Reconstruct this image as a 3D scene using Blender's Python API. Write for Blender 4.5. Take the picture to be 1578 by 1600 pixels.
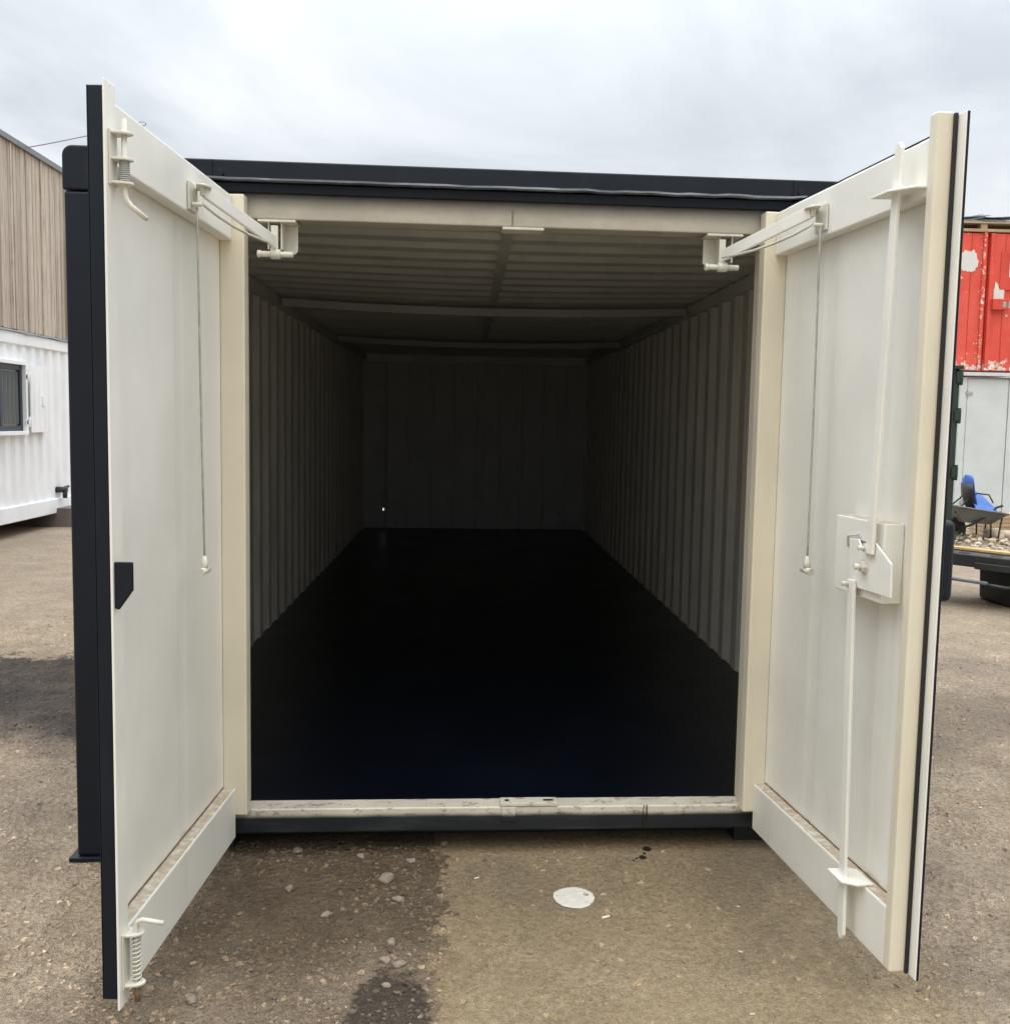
import bpy, bmesh, math, random
from mathutils import Vector, Matrix, noise
random.seed(7)
for o in list(bpy.data.objects): bpy.data.objects.remove(o)
SC = bpy.context.scene
COL = SC.collection
R = math.radians

# ------------------------------------------------------------------ camera
cam = bpy.data.cameras.new('camera'); co = bpy.data.objects.new('camera', cam); COL.objects.link(co)
CX, CD, CH, YAW, PITCH, ROLL, FPX = -.1401, 3.6409, 1.6094, .0406, .0889, .0178, 1572.2
fw = Vector((math.sin(YAW)*math.cos(PITCH), math.cos(YAW)*math.cos(PITCH), -math.sin(PITCH)))
rt = Vector((math.cos(YAW), -math.sin(YAW), 0)); up = rt.cross(fw)
rt2 = rt*math.cos(ROLL) + up*math.sin(ROLL); up2 = up*math.cos(ROLL) - rt*math.sin(ROLL)
co.matrix_world = Matrix(((rt2.x, up2.x, -fw.x, CX), (rt2.y, up2.y, -fw.y, -CD), (rt2.z, up2.z, -fw.z, CH), (0, 0, 0, 1)))
cam.sensor_fit = 'VERTICAL'; cam.sensor_height = 36; cam.sensor_width = 36
cam.lens = 36*FPX/1600; cam.clip_end = 1000; cam.clip_start = .05
SC.camera = co

# ------------------------------------------------------------------ sky, sun, exposure
SUN_EL, SUN_AZ = R(50), R(190)
W = bpy.data.worlds.new('World'); SC.world = W; W.use_nodes = True
def make_sky():
    nt = W.node_tree; N = nt.nodes; N.clear(); LK = nt.links.new
    out = N.new('ShaderNodeOutputWorld'); bg = N.new('ShaderNodeBackground'); LK(bg.outputs[0], out.inputs[0])
    bg.inputs[1].default_value = .1
    sky = N.new('ShaderNodeTexSky'); sky.sky_type = 'NISHITA'; sky.sun_disc = False
    sky.sun_elevation = SUN_EL; sky.sun_rotation = SUN_AZ
    tc = N.new('ShaderNodeTexCoord'); sep = N.new('ShaderNodeSeparateXYZ'); LK(tc.outputs['Generated'], sep.inputs[0])
    def M(op, a, b=None, clamp=False):
        n = N.new('ShaderNodeMath'); n.operation = op; n.use_clamp = clamp
        for i, v in enumerate((a, b)):
            if v is None: continue
            if isinstance(v, (int, float)): n.inputs[i].default_value = v
            else: LK(v, n.inputs[i])
        return n.outputs[0]
    z = M('MAXIMUM', sep.outputs[2], 0.0)
    den = M('ADD', z, .16)
    cmb = N.new('ShaderNodeCombineXYZ'); LK(M('DIVIDE', sep.outputs[0], den), cmb.inputs[0]); LK(M('DIVIDE', sep.outputs[1], den), cmb.inputs[1])
    n1 = N.new('ShaderNodeTexNoise'); n1.inputs['Scale'].default_value = .95; n1.inputs['Detail'].default_value = 7; n1.inputs['Roughness'].default_value = .55; n1.inputs['Distortion'].default_value = .5
    LK(cmb.outputs[0], n1.inputs['Vector'])
    cr = N.new('ShaderNodeValToRGB'); LK(n1.outputs['Fac'], cr.inputs[0])
    e = cr.color_ramp.elements
    e[0].position = .36; e[0].color = (5.7, 6.15, 6.6, 1)
    e[1].position = .64; e[1].color = (8.5, 8.75, 9.0, 1)
    m = e.new(.52); m.color = (7.2, 7.6, 8.0, 1)
    # overcast sky: the zenith is brighter than the horizon
    grad = M('ADD', M('MULTIPLY', M('POWER', z, 3.0), 4.9), .78)
    mul = N.new('ShaderNodeVectorMath'); mul.operation = 'SCALE'; LK(cr.outputs[0], mul.inputs[0]); LK(grad, mul.inputs['Scale'])
    # added dimming and warm tint on the unseen sky behind the camera
    mr = N.new('ShaderNodeMapRange'); mr.interpolation_type = 'SMOOTHSTEP'; LK(sep.outputs[1], mr.inputs[0])
    for i, v in enumerate((.15, -.6, 0., 1.)): mr.inputs[i+1].default_value = v
    tint = N.new('ShaderNodeMix'); tint.data_type = 'RGBA'; LK(mr.outputs[0], tint.inputs[0]); tint.inputs[6].default_value = (1, 1, 1, 1); tint.inputs[7].default_value = (.80, .78, .74, 1)
    mul2 = N.new('ShaderNodeVectorMath'); mul2.operation = 'MULTIPLY'; LK(mul.outputs[0], mul2.inputs[0]); LK(tint.outputs[2], mul2.inputs[1]); mul = mul2
    mix = N.new('ShaderNodeMix'); mix.data_type = 'RGBA'; mix.inputs[0].default_value = .95
    LK(sky.outputs[0], mix.inputs[6]); LK(mul.outputs[0], mix.inputs[7]); LK(mix.outputs[2], bg.inputs[0])
make_sky()
sl = bpy.data.lights.new('sun', 'SUN'); so = bpy.data.objects.new('sun', sl); COL.objects.link(so)
sl.energy = .5; sl.angle = R(35); sl.color = (1, .9, .74)
sd = Vector((math.sin(SUN_AZ)*math.cos(SUN_EL), math.cos(SUN_AZ)*math.cos(SUN_EL), math.sin(SUN_EL)))
so.rotation_euler = sd.to_track_quat('Z', 'Y').to_euler(); so.location = (0, -5, 12)
VS = SC.view_settings
SC.display_settings.display_device = 'sRGB'
VS.view_transform = 'Standard'; VS.look = 'None'; VS.exposure = 0.46; VS.gamma = 1; VS.use_curve_mapping = False

# ------------------------------------------------------------------ helpers
ORG = {}
def tag(o, label=None, cat=None, group=None, kind=None):
    if label: o['label'] = label
    if cat: o['category'] = cat
    if group: o['group'] = group
    if kind: o['kind'] = kind
    return o
def thing(name, loc, label, cat, group=None):
    o = bpy.data.objects.new(name, None); o.empty_display_size = .2; COL.objects.link(o); o.location = loc
    ORG[o] = Vector(loc); return tag(o, label, cat, group)

class MB:
    def __init__(s, f=None):
        s.bm = bmesh.new(); s.f = f or (lambda p: p); s.m = 0
    def v(s, p): return s.bm.verts.new(s.f(p))
    def face(s, pts, m=None):
        fc = s.bm.faces.new([s.v(p) for p in pts]); fc.material_index = s.m if m is None else m; return fc
    def box(s, x0, x1, y0, y1, z0, z1, m=None):
        P = [s.v((x, y, z)) for z in (z0, z1) for y in (y0, y1) for x in (x0, x1)]
        for q in ((0, 2, 3, 1), (4, 5, 7, 6), (0, 1, 5, 4), (2, 6, 7, 3), (0, 4, 6, 2), (1, 3, 7, 5)):
            fc = s.bm.faces.new([P[i] for i in q]); fc.material_index = s.m if m is None else m
        return s
    def prism(s, poly, axis, a, b, m=None):
        """poly of 2D points in the two other axes, extruded along axis from a to b"""
        def p3(q, t):
            l = list(q); l.insert(axis, t); return tuple(l)
        A = [s.v(p3(q, a)) for q in poly]; B = [s.v(p3(q, b)) for q in poly]; n = len(poly); mi = s.m if m is None else m
        fs = [s.bm.faces.new(A), s.bm.faces.new(list(reversed(B)))]
        for i in range(n): fs.append(s.bm.faces.new((A[i], B[i], B[(i+1) % n], A[(i+1) % n])))
        for fc in fs: fc.material_index = mi
        return s
    def tube(s, pts, r, n=8, m=None, cap=True):
        pts = [Vector(s.f(p)) for p in pts]; rings = []; mi = s.m if m is None else m
        rr = r if isinstance(r, (list, tuple)) else [r]*len(pts)
        ref = None
        for i, p in enumerate(pts):
            t = (pts[min(i+1, len(pts)-1)] - pts[max(i-1, 0)]).normalized()
            if ref is None:
                ref = Vector((0, 0, 1)) if abs(t.z) < .9 else Vector((1, 0, 0))
            a = t.cross(ref).normalized(); b = t.cross(a).normalized(); ref = -b if False else a.cross(t)
            rings.append([s.bm.verts.new(p + (a*math.cos(2*math.pi*k/n) + b*math.sin(2*math.pi*k/n))*rr[i]) for k in range(n)])
        for A, B in zip(rings, rings[1:]):
            for k in range(n):
                fc = s.bm.faces.new((A[k], A[(k+1) % n], B[(k+1) % n], B[k])); fc.material_index = mi; fc.smooth = True
        if cap:
            for q in (rings[0], rings[-1]):
                fc = s.bm.faces.new(q); fc.material_index = mi
        return s
    def sheet(s, prof, fn, m=None, smooth=False):
        """prof: list of rows of points"""
        rows = [[s.v(fn(i, j)) for j in range(prof[1])] for i in range(prof[0])]; mi = s.m if m is None else m
        for i in range(prof[0]-1):
            for j in range(prof[1]-1):
                fc = s.bm.faces.new((rows[i][j], rows[i+1][j], rows[i+1][j+1], rows[i][j+1])); fc.material_index = mi; fc.smooth = smooth
        return s
    def build(s, name, mats, parent=None, bevel=0, seg=2, smooth=False, recalc=True):
        if recalc: bmesh.ops.recalc_face_normals(s.bm, faces=s.bm.faces)
        me = bpy.data.meshes.new(name)
        root = parent
        o0 = Vector((0, 0, 0))
        if root is not None: o0 = ORG[root]
        else:
            xs = [v.co for v in s.bm.verts]
            o0 = Vector((sum(c.x for c in xs)/len(xs), sum(c.y for c in xs)/len(xs), min(c.z for c in xs)))
        bmesh.ops.translate(s.bm, verts=s.bm.verts, vec=-o0)
        if smooth:
            for fc in s.bm.faces: fc.smooth = True
        s.bm.to_mesh(me); s.bm.free()
        for m in (mats if isinstance(mats, (list, tuple)) else [mats]): me.materials.append(m)
        o = bpy.data.objects.new(name, me); COL.objects.link(o); ORG[o] = o0
        if root is not None: o.parent = root
        else: o.location = o0
        if bevel:
            b = o.modifiers.new('bevel', 'BEVEL'); b.width = bevel; b.segments = seg; b.limit_method = 'ANGLE'; b.angle_limit = R(40)
        return o

# ------------------------------------------------------------------ materials
def mat(name):
    m = bpy.data.materials.new(name); m.use_nodes = True; nt = m.node_tree
    return m, nt, nt.nodes['Principled BSDF']
class NB:
    """node shortcuts; coordinates are world positions in metres"""
    def __init__(s, nt):
        s.nt = nt; g = nt.nodes.new('ShaderNodeNewGeometry'); s.P = g.outputs['Position']; s.Nrm = g.outputs['Normal']
        sp = nt.nodes.new('ShaderNodeSeparateXYZ'); nt.links.new(s.P, sp.inputs[0]); s.x, s.y, s.z = sp.outputs[:3]
    def link(s, v, inp):
        if isinstance(v, (int, float)): inp.default_value = v
        elif isinstance(v, tuple): inp.default_value = v if len(v) == 4 or inp.type == 'VECTOR' else v+(1,)
        else: s.nt.links.new(v, inp)
    def m(s, op, a, b=None, c=None, clamp=False):
        n = s.nt.nodes.new('ShaderNodeMath'); n.operation = op; n.use_clamp = clamp
        for i, v in enumerate((a, b, c)):
            if v is not None: s.link(v, n.inputs[i])
        return n.outputs[0]
    def noise(s, scale, detail=3, rough=.5, vec=None, stretch=None, dist=0):
        n = s.nt.nodes.new('ShaderNodeTexNoise'); n.inputs['Scale'].default_value = scale; n.inputs['Detail'].default_value = detail
        n.inputs['Roughness'].default_value = rough; n.inputs['Distortion'].default_value = dist
        v = vec or s.P
        if stretch:
            mp = s.nt.nodes.new('ShaderNodeMapping'); mp.inputs['Scale'].default_value = stretch; s.nt.links.new(v, mp.inputs[0]); v = mp.outputs[0]
        s.nt.links.new(v, n.inputs['Vector']); return n.outputs['Fac']
    def voro(s, scale, feat='F1', out='Distance', rand=1):
        n = s.nt.nodes.new('ShaderNodeTexVoronoi'); n.feature = feat; n.inputs['Scale'].default_value = scale; n.inputs['Randomness'].default_value = rand
        s.nt.links.new(s.P, n.inputs['Vector']); return n.outputs[out]
    def ss(s, v, a, b, lo=0., hi=1.):
        n = s.nt.nodes.new('ShaderNodeMapRange'); n.interpolation_type = 'SMOOTHSTEP'
        s.link(v, n.inputs[0])
        for i, q in enumerate((a, b, lo, hi)): n.inputs[i+1].default_value = q
        return n.outputs[0]
    def mix(s, f, a, b, typ='MIX'):
        n = s.nt.nodes.new('ShaderNodeMix'); n.data_type = 'RGBA'; n.blend_type = typ
        s.link(f, n.inputs[0]); s.link(a, n.inputs[6]); s.link(b, n.inputs[7]); return n.outputs[2]
    def ramp(s, f, stops):
        n = s.nt.nodes.new('ShaderNodeValToRGB'); s.link(f, n.inputs[0]); e = n.color_ramp.elements
        while len(e) < len(stops): e.new(.5)
        for q, (p, c) in zip(e, stops): q.position = p; q.color = c+(1,)
        return n.outputs[0]
    def bump(s, h, strength, dist, bsdf, prev=None):
        n = s.nt.nodes.new('ShaderNodeBump'); n.inputs['Strength'].default_value = strength; n.inputs['Distance'].default_value = dist
        s.nt.links.new(h, n.inputs['Height'])
        if prev: s.nt.links.new(prev, n.inputs['Normal'])
        s.nt.links.new(n.outputs[0], bsdf.inputs['Normal']); return n.outputs[0]

def paint(name, col, rough=.4, var=.08, dirt=0., dirtcol=(.3, .22, .13), orange=.15, spec=.5, dustup=0., scuff=0.):
    m, nt, b = mat(name); q = NB(nt)
    n1 = q.noise(2.2, 4, .6); n2 = q.noise(38, 3, .6)
    c = q.mix(q.ss(n1, .3, .7), tuple(x*(1-var) for x in col), tuple(min(1, x*(1+var*.6)) for x in col))
    if dirt:
        streak = q.noise(9, 4, .7, stretch=(1, 1, .12))
        f = q.m('MULTIPLY', q.ss(streak, .52, .78), dirt)
        c = q.mix(f, c, dirtcol)
    if dustup:
        sp = nt.nodes.new('ShaderNodeSeparateXYZ'); g = nt.nodes.new('ShaderNodeNewGeometry'); nt.links.new(g.outputs['True Normal'], sp.inputs[0])
        f = q.m('MULTIPLY', q.ss(sp.outputs[2], .8, .97), q.ss(n2, .25, .62, .35, dustup))
        c = q.mix(f, c, dirtcol)
    if scuff:
        f = q.m('MULTIPLY', q.ss(q.noise(60, 6, .8), .68, .74), scuff); c = q.mix(f, c, tuple(x*.35 for x in col))
    nt.links.new(c, b.inputs['Base Color'])
    r = q.ss(n1, .2, .8, rough-.07, rough+.09); nt.links.new(r, b.inputs['Roughness'])
    b.inputs['Specular IOR Level'].default_value = spec
    p = q.bump(q.noise(320, 2, .5), orange, .0006, b); q.bump(q.noise(2.6, 2, .5), .35, .016, b, p)
    return m
CREAM = (.825, .81, .75)
M = {}
M['cream'] = paint('cream_paint', CREAM, .38, .05, .12, (.42, .36, .26), dustup=0, scuff=.5)
M['creampost'] = paint('post_warm_cream', (.72, .665, .535), .38, .05, .12, (.42, .36, .26), scuff=.25)  # warmer, darker cream than the panels, for stiles and jambs
M['creamdust'] = paint('dusty_cream_paint', CREAM, .42, .05, .15, (.36, .27, .17), dustup=.85, scuff=.5)
M['hardware'] = paint('greased_cream_hardware', (.66, .64, .56), .42, .12, .5, (.25, .22, .17), scuff=.8)
M['inside'] = paint('interior_cream_paint', (.70, .69, .64), .5, .08, .35, (.3, .25, .18))
M['dark'] = paint('dark_grey_paint', (.0052, .0092, .017), .4, .2, .2, (.022, .025, .03), orange=.3, scuff=.2, spec=.3)
M['white'] = paint('white_paint', (.88, .89, .9), .45, .05, .15, (.45, .43, .38))
M['pale'] = paint('pale_grey_unit_paint', (.60, .645, .665), .45, .06, .2, (.4, .39, .36))
M['green'] = paint('dark_green_paint', (.02, .04, .032), .4, .15, .2, (.1, .09, .07))
M['steel'] = paint('galvanised_steel', (.38, .39, .38), .35, .2, .25, (.2, .17, .13))
M['greytube'] = paint('blue_grey_tube', (.11, .13, .16), .45, .15, .2)
M['roofbeam'] = paint('beam_paint', (.44, .44, .43), .5, .08, .3)
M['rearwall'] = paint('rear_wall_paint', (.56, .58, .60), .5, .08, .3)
M['oldsteel'] = paint('dull_barrow_steel', (.13, .13, .12), .6, .3, .4, (.2, .15, .1))
M['rust'] = paint('rusty_steel', (.2, .12, .06), .75, .3, .4, (.3, .27, .22))
M['rubber'] = paint('black_rubber', (.012, .012, .013), .6, .2)
M['blackplastic'] = paint('black_plastic', (.022, .024, .026), .42, .2, .35, (.13, .12, .1))
M['grey'] = paint('grey_trim', (.2, .21, .22), .45, .1, .1)
M['charcoal'] = paint('charcoal_window_frame', (.02, .03, .05), .4, .1)
M['blue'] = paint('blue_plastic', (.035, .12, .42), .42, .12, .15, (.25, .3, .4))
M['decking'] = paint('weathered_decking', (.16, .13, .12), .8, .25, .5, (.28, .25, .22))
M['concrete'] = paint('concrete_block', (.35, .33, .3), .9, .15, .3)

def m_floor():
    m, nt, b = mat('black_floor_paint'); q = NB(nt)
    c = q.mix(q.ss(q.noise(3, 4), .35, .7), (.0008, .002, .0065), (.0016, .0032, .009)); nt.links.new(c, b.inputs['Base Color'])
    nt.links.new(q.ss(q.noise(2.5, 5, .6), .3, .7, .29, .35), b.inputs['Roughness'])
    b.inputs['Specular IOR Level'].default_value = .4
    q.bump(q.noise(14, 5, .6, stretch=(1, .2, 1)), .1, .004, b); return m
M['floor'] = m_floor()

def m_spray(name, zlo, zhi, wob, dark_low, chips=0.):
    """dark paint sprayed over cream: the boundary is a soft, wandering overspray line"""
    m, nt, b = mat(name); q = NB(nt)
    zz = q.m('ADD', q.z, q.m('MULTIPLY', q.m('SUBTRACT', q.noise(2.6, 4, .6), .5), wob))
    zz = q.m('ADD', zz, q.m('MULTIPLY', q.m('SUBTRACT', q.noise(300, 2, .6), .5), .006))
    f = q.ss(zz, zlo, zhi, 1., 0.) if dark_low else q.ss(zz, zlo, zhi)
    cb = tuple(x*y for x, y in zip(CREAM, (.84, .80, .74))) if dark_low else tuple(x*y for x, y in zip(CREAM, (.68, .64, .58)))  # header cream is darkened: shade under the lip put into its colour
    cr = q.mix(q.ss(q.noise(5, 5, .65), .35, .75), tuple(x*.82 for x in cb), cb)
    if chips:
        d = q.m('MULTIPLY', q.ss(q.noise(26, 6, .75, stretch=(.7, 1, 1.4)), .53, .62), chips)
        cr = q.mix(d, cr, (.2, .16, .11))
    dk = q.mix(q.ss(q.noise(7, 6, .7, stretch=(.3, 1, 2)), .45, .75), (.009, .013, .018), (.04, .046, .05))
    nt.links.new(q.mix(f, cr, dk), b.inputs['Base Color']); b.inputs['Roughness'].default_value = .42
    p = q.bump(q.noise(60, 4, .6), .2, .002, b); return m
M['sill'] = m_spray('sill_overspray_paint', .141, .163, .018, True, .75)
M['header'] = m_spray('header_overspray_and_shade', 2.322, 2.402, .012, False, .12)

def m_ground(grit=False):
    m, nt, b = mat('yard_grit' if grit else 'yard_ground'); q = NB(nt)
    n_lo = q.noise(.55, 4, .6); n_mid = q.noise(3.1, 5, .65); n_hi = q.noise(42, 4, .7); n_fine = q.noise(210, 3, .7)
    # bare compacted hardcore: tan, with brown and grey variation
    base = q.ramp(n_mid, [(.25, (.33, .245, .165)), (.5, (.50, .39, .275)), (.75, (.64, .51, .37))])
    base = q.mix(q.ss(n_lo, .35, .7), base, q.mix(.55, base, (.24, .2, .175)))
    # wobble for the outlines of stains
    wx = q.m('MULTIPLY', q.m('SUBTRACT', q.noise(5, 5, .7), .5), .16); wy = q.m('MULTIPLY', q.m('SUBTRACT', q.noise(4.3, 5, .7), .5), .16)
    X = q.m('ADD', q.x, wx); Y = q.m('ADD', q.y, wy)
    W2 = q.m('ADD', q.m('MULTIPLY', q.m('SUBTRACT', n_lo, .5), .7), q.m('MULTIPLY', q.m('SUBTRACT', q.noise(4, 6, .75), .5), 1.3))
    # smooth slab, right of a ragged edge
    xe = q.m('ADD', q.x, q.m('ADD', q.m('MULTIPLY', q.m('SUBTRACT', q.noise(4.5, 3, .6), .5), .34), q.m('MULTIPLY', q.m('SUBTRACT', q.noise(26, 5, .75), .5), .13)))
    slab = q.m('MULTIPLY', q.ss(xe, -.214, -.2), q.ss(X, 1.15, 1.45, 1, 0))
    slab = q.m('MULTIPLY', slab, q.ss(Y, 1.2, 1.6, 1, 0))
    sc = q.ramp(n_mid, [(.25, (.28, .21, .13)), (.5, (.37, .285, .18)), (.8, (.44, .345, .225))])
    sc = q.mix(q.ss(q.noise(1.6, 4, .6), .47, .66, 0, .6), sc, (.21, .165, .115))
    # soil left of the slab
    dl = q.m('MULTIPLY', q.ss(X, -1.25, -1.0), q.ss(X, -.05, .05, 1, 0))
    dl = q.m('MULTIPLY', dl, q.ss(q.m('SUBTRACT', Y, q.m('MULTIPLY', X, .35)), -.62, -.42))
    stain = q.m('MULTIPLY', q.m('MULTIPLY', q.ss(X, -1.3, -1.0), q.ss(X, -.05, .05, 1, 0)), q.ss(n_mid, .25, .7, .78, .45))
    base = q.mix(stain, base, (.235, .175, .112))
    c = q.mix(q.m('MULTIPLY', dl, q.ss(n_mid, .2, .75, .95, .55)), base, (.15, .11, .072))
    c = q.mix(slab, c, sc)
    # dark damp stain at the slab edge
    ex = q.m('DIVIDE', q.m('ADD', X, .33), .125); ey = q.m('DIVIDE', q.m('ADD', Y, 1.15), .36)
    e = q.m('ADD', q.m('ADD', q.m('MULTIPLY', ex, ex), q.m('MULTIPLY', ey, ey)), q.m('MULTIPLY', q.m('SUBTRACT', q.noise(24, 5, .75), .5), 1.6))
    c = q.mix(q.m('MULTIPLY', q.ss(e, .8, 1.15, .9, 0), q.m('SUBTRACT', 1., slab)), c, (.085, .068, .054))
    # damp churned band out to the left and a fainter one right
    Yb = q.m('ADD', q.y, q.m('ADD', q.m('MULTIPLY', q.x, .06), W2))
    band = q.m('MULTIPLY', q.ss(Yb, .9, 1.55), q.ss(Yb, 2.8, 2.95, 1, 0)); band = q.m('MULTIPLY', band, q.ss(X, -1.75, -1.5, 1, 0))
    c = q.mix(q.m('MULTIPLY', band, q.ss(n_mid, .25, .6, .72, .98)), c, (.068, .057, .052))
    Yr = q.m('ADD', q.y, W2)
    bandr = q.m('MULTIPLY', q.m('MULTIPLY', q.ss(Yr, .9, 1.5), q.ss(Yr, 2.0, 2.6, 1, 0)), q.ss(X, 1.6, 2.1))
    c = q.mix(q.m('MULTIPLY', bandr, q.ss(n_mid, .3, .65, .25, .7)), c, (.15, .125, .105))
    far = q.m('MULTIPLY', q.ss(q.y, 3.0, 4.2), .35); c = q.mix(far, c, (.50, .41, .31))
    # grains
    g = q.m('MULTIPLY', q.ss(n_fine, .3, .7, .62, 1.35), q.ss(n_hi, .3, .7, .8, 1.2)); gm = nt.nodes.new('ShaderNodeVectorMath'); gm.operation = 'SCALE'; nt.links.new(c, gm.inputs[0]); nt.links.new(g, gm.inputs['Scale']); c = gm.outputs[0]
    rough_f = q.m('SUBTRACT', 1., q.m('MULTIPLY', slab, .8))
    pit = q.m('MULTIPLY', q.ss(q.noise(70, 4, .75, stretch=(.6, 1.3, 1)), .57, .66), .75); c = q.mix(q.m('MULTIPLY', pit, q.ss(rough_f, 0, 1, .22, .8)), c, (.11, .088, .07))
    fleck = q.m('MULTIPLY', q.ss(q.voro(55, 'F1'), .1, .05, 1, 0), q.ss(q.noise(11, 3, .6), .55, .66)); 
    fl = q.m('MULTIPLY', q.m('SUBTRACT', 1., q.ss(q.voro(48, 'F1'), .06, .14)), q.ss(q.noise(9, 3, .6), .54, .64))
    c = q.mix(q.m('MULTIPLY', fl, q.ss(rough_f, 0, 1, .1, .6)), c, (.48, .43, .36))
    # two oil drips on the slab
    for ox, oy, r in ((.573, .045, .02), (.545, -.03, .017), (.558, .005, .009), (.52, -.04, .007), (.505, -.055, .006)):
        dx = q.m('SUBTRACT', q.m('ADD', q.x, q.m('MULTIPLY', wx, .12)), ox); dy = q.m('MULTIPLY', q.m('SUBTRACT', q.m('ADD', q.y, q.m('MULTIPLY', wy, .12)), oy), .75)
        dd = q.m('SQRT', q.m('ADD', q.m('MULTIPLY', dx, dx), q.m('MULTIPLY', dy, dy)))
        c = q.mix(q.ss(dd, r*.7, r, .95, 0), c, (.012, .011, .01))
    if grit:
        gi = nt.nodes.new('ShaderNodeNewGeometry'); k = q.ramp(gi.outputs['Random Per Island'], [(0, (.62, .6, .6)), (.55, (1.0, .97, .95)), (.85, (1.1, 1.08, 1.06)), (1, (1.28, 1.26, 1.25))])
        c = q.mix(1., c, k, 'MULTIPLY')
    nt.links.new(c, b.inputs['Base Color']); b.inputs['Roughness'].default_value = .92; b.inputs['Specular IOR Level'].default_value = .25
    if grit: q.bump(n_fine, .5, .003, b); return m
    h = q.m('ADD', q.m('MULTIPLY', n_hi, q.m('ADD', q.m('MULTIPLY', rough_f, .85), .15)), q.m('MULTIPLY', n_fine, .22))
    h = q.m('SUBTRACT', h, q.m('MULTIPLY', q.ss(q.voro(34, 'F1'), .0, .6), q.m('MULTIPLY', rough_f, .3)))
    q.bump(h, 1.0, .05, b); return m
M['ground'] = m_ground(); M['grit'] = m_ground(True)

def m_stone(name, cols):
    m, nt, b = mat(name); q = NB(nt)
    v = q.nt.nodes.new('ShaderNodeNewGeometry').outputs['Random Per Island']
    c = q.ramp(v, [(i/(len(cols)-1), k) for i, k in enumerate(cols)])
    c = q.mix(q.ss(q.noise(90, 4, .7), .35, .7, 0, .5), c, tuple(x*.6 for x in cols[0]))
    nt.links.new(c, b.inputs['Base Color']); b.inputs['Roughness'].default_value = .9; b.inputs['Specular IOR Level'].default_value = .25
    q.bump(q.noise(160, 3, .7), .5, .003, b); return m
M['stone'] = m_stone('stone', [(.12, .098, .078), (.17, .14, .11), (.2, .17, .135), (.15, .125, .105), (.26, .225, .18)])
M['pebble'] = m_stone('pebble', [(.18, .15, .115), (.25, .21, .165), (.3, .25, .2), (.21, .18, .145)])
M['rubble'] = m_stone('pale_rubble', [(.36, .28, .19), (.45, .37, .27), (.5, .42, .32), (.4, .33, .26), (.55, .49, .4)])

def m_clad():
    m, nt, b = mat('weathered_larch_cladding'); q = NB(nt)
    bx = q.m('FLOOR', q.m('DIVIDE', q.y, .052))
    wn = nt.nodes.new('ShaderNodeTexWhiteNoise'); wn.noise_dimensions = '1D'; nt.links.new(bx, wn.inputs['W'])
    c = q.ramp(wn.outputs['Value'], [(0, (.36, .285, .22)), (.35, (.55, .465, .38)), (.7, (.66, .58, .485)), (1, (.46, .39, .325))])
    grain = q.noise(5, 6, .75, stretch=(1, 9, .5)); c = q.mix(q.ss(grain, .4, .7, 0, .75), c, (.24, .19, .15))
    c = q.mix(q.ss(q.noise(1.6, 4, .6, stretch=(1, 2, .4)), .52, .72, 0, .5), c, (.58, .53, .46))
    nt.links.new(c, b.inputs['Base Color']); b.inputs['Roughness'].default_value = .85; q.bump(grain, .4, .004, b); return m
M['clad'] = m_clad()

def m_red():
    m, nt, b = mat('peeling_red_paint'); q = NB(nt)
    c = q.mix(q.ss(q.noise(1.8, 4, .6), .3, .7), (.66, .07, .045), (.76, .11, .075))
    c = q.mix(q.ss(q.noise(6, 5, .7, stretch=(1.5, 1, .15)), .55, .8, 0, .45), c, (.34, .05, .03))
    zz = q.m('SUBTRACT', 1., q.ss(q.z, 2.66, 3.05))
    low = q.m('ADD', q.noise(9, 6, .7), q.m('MULTIPLY', zz, .2))
    peel = q.ss(low, .66, .68)
    seam = q.m('MULTIPLY', q.ss(q.m('ABSOLUTE', q.m('SUBTRACT', q.x, 9.02)), .0, .1, 1, 0), .16)
    peel2 = q.ss(q.m('ADD', q.noise(16, 6, .7), seam), .69, .71)
    f = q.m('MAXIMUM', peel, peel2)
    c = q.mix(f, c, q.mix(q.ss(q.noise(20, 3), .4, .6), (.62, .5, .4), (.75, .72, .68)))
    nt.links.new(c, b.inputs['Base Color']); b.inputs['Roughness'].default_value = .5; return m
M['red'] = m_red()
M['redtrim'] = paint('red_paint', (.62, .065, .045), .45, .15, .4, (.3, .06, .04), scuff=.6)

def m_wood(name, a, bcol):
    m, nt, b = mat(name); q = NB(nt)
    g = q.noise(14, 6, .7, stretch=(.15, 1.5, 2)); nt.links.new(q.mix(q.ss(g, .3, .7), a, bcol), b.inputs['Base Color']); b.inputs['Roughness'].default_value = .8; return m
M['pallet'] = m_wood('pallet_wood', (.36, .25, .15), (.52, .4, .26))
M['plank'] = m_wood('yellow_pine_plank', (.5, .33, .13), (.62, .45, .2))
def m_glass():
    m, nt, b = mat('window_glass'); q = NB(nt)
    b.inputs['Base Color'].default_value = (.03, .035, .04, 1); b.inputs['Roughness'].default_value = .04; b.inputs['Specular IOR Level'].default_value = .8; return m
M['glass'] = m_glass()
def m_simple(name, col, rough=.7, var=.1, specks=0, sc=(.1, .1, .1)):
    m, nt, b = mat(name); q = NB(nt)
    c = q.mix(q.ss(q.noise(30, 4, .6), .3, .7), tuple(x*(1-var) for x in col), col)
    if specks: c = q.mix(q.m('MULTIPLY', q.ss(q.noise(70, 5, .8), .57, .64), specks), c, sc)
    nt.links.new(c, b.inputs['Base Color']); b.inputs['Roughness'].default_value = rough; return m
M['paper'] = m_simple('dirty_white_paper', (.66, .63, .58), .8, .15, .9, (.22, .18, .14))
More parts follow.
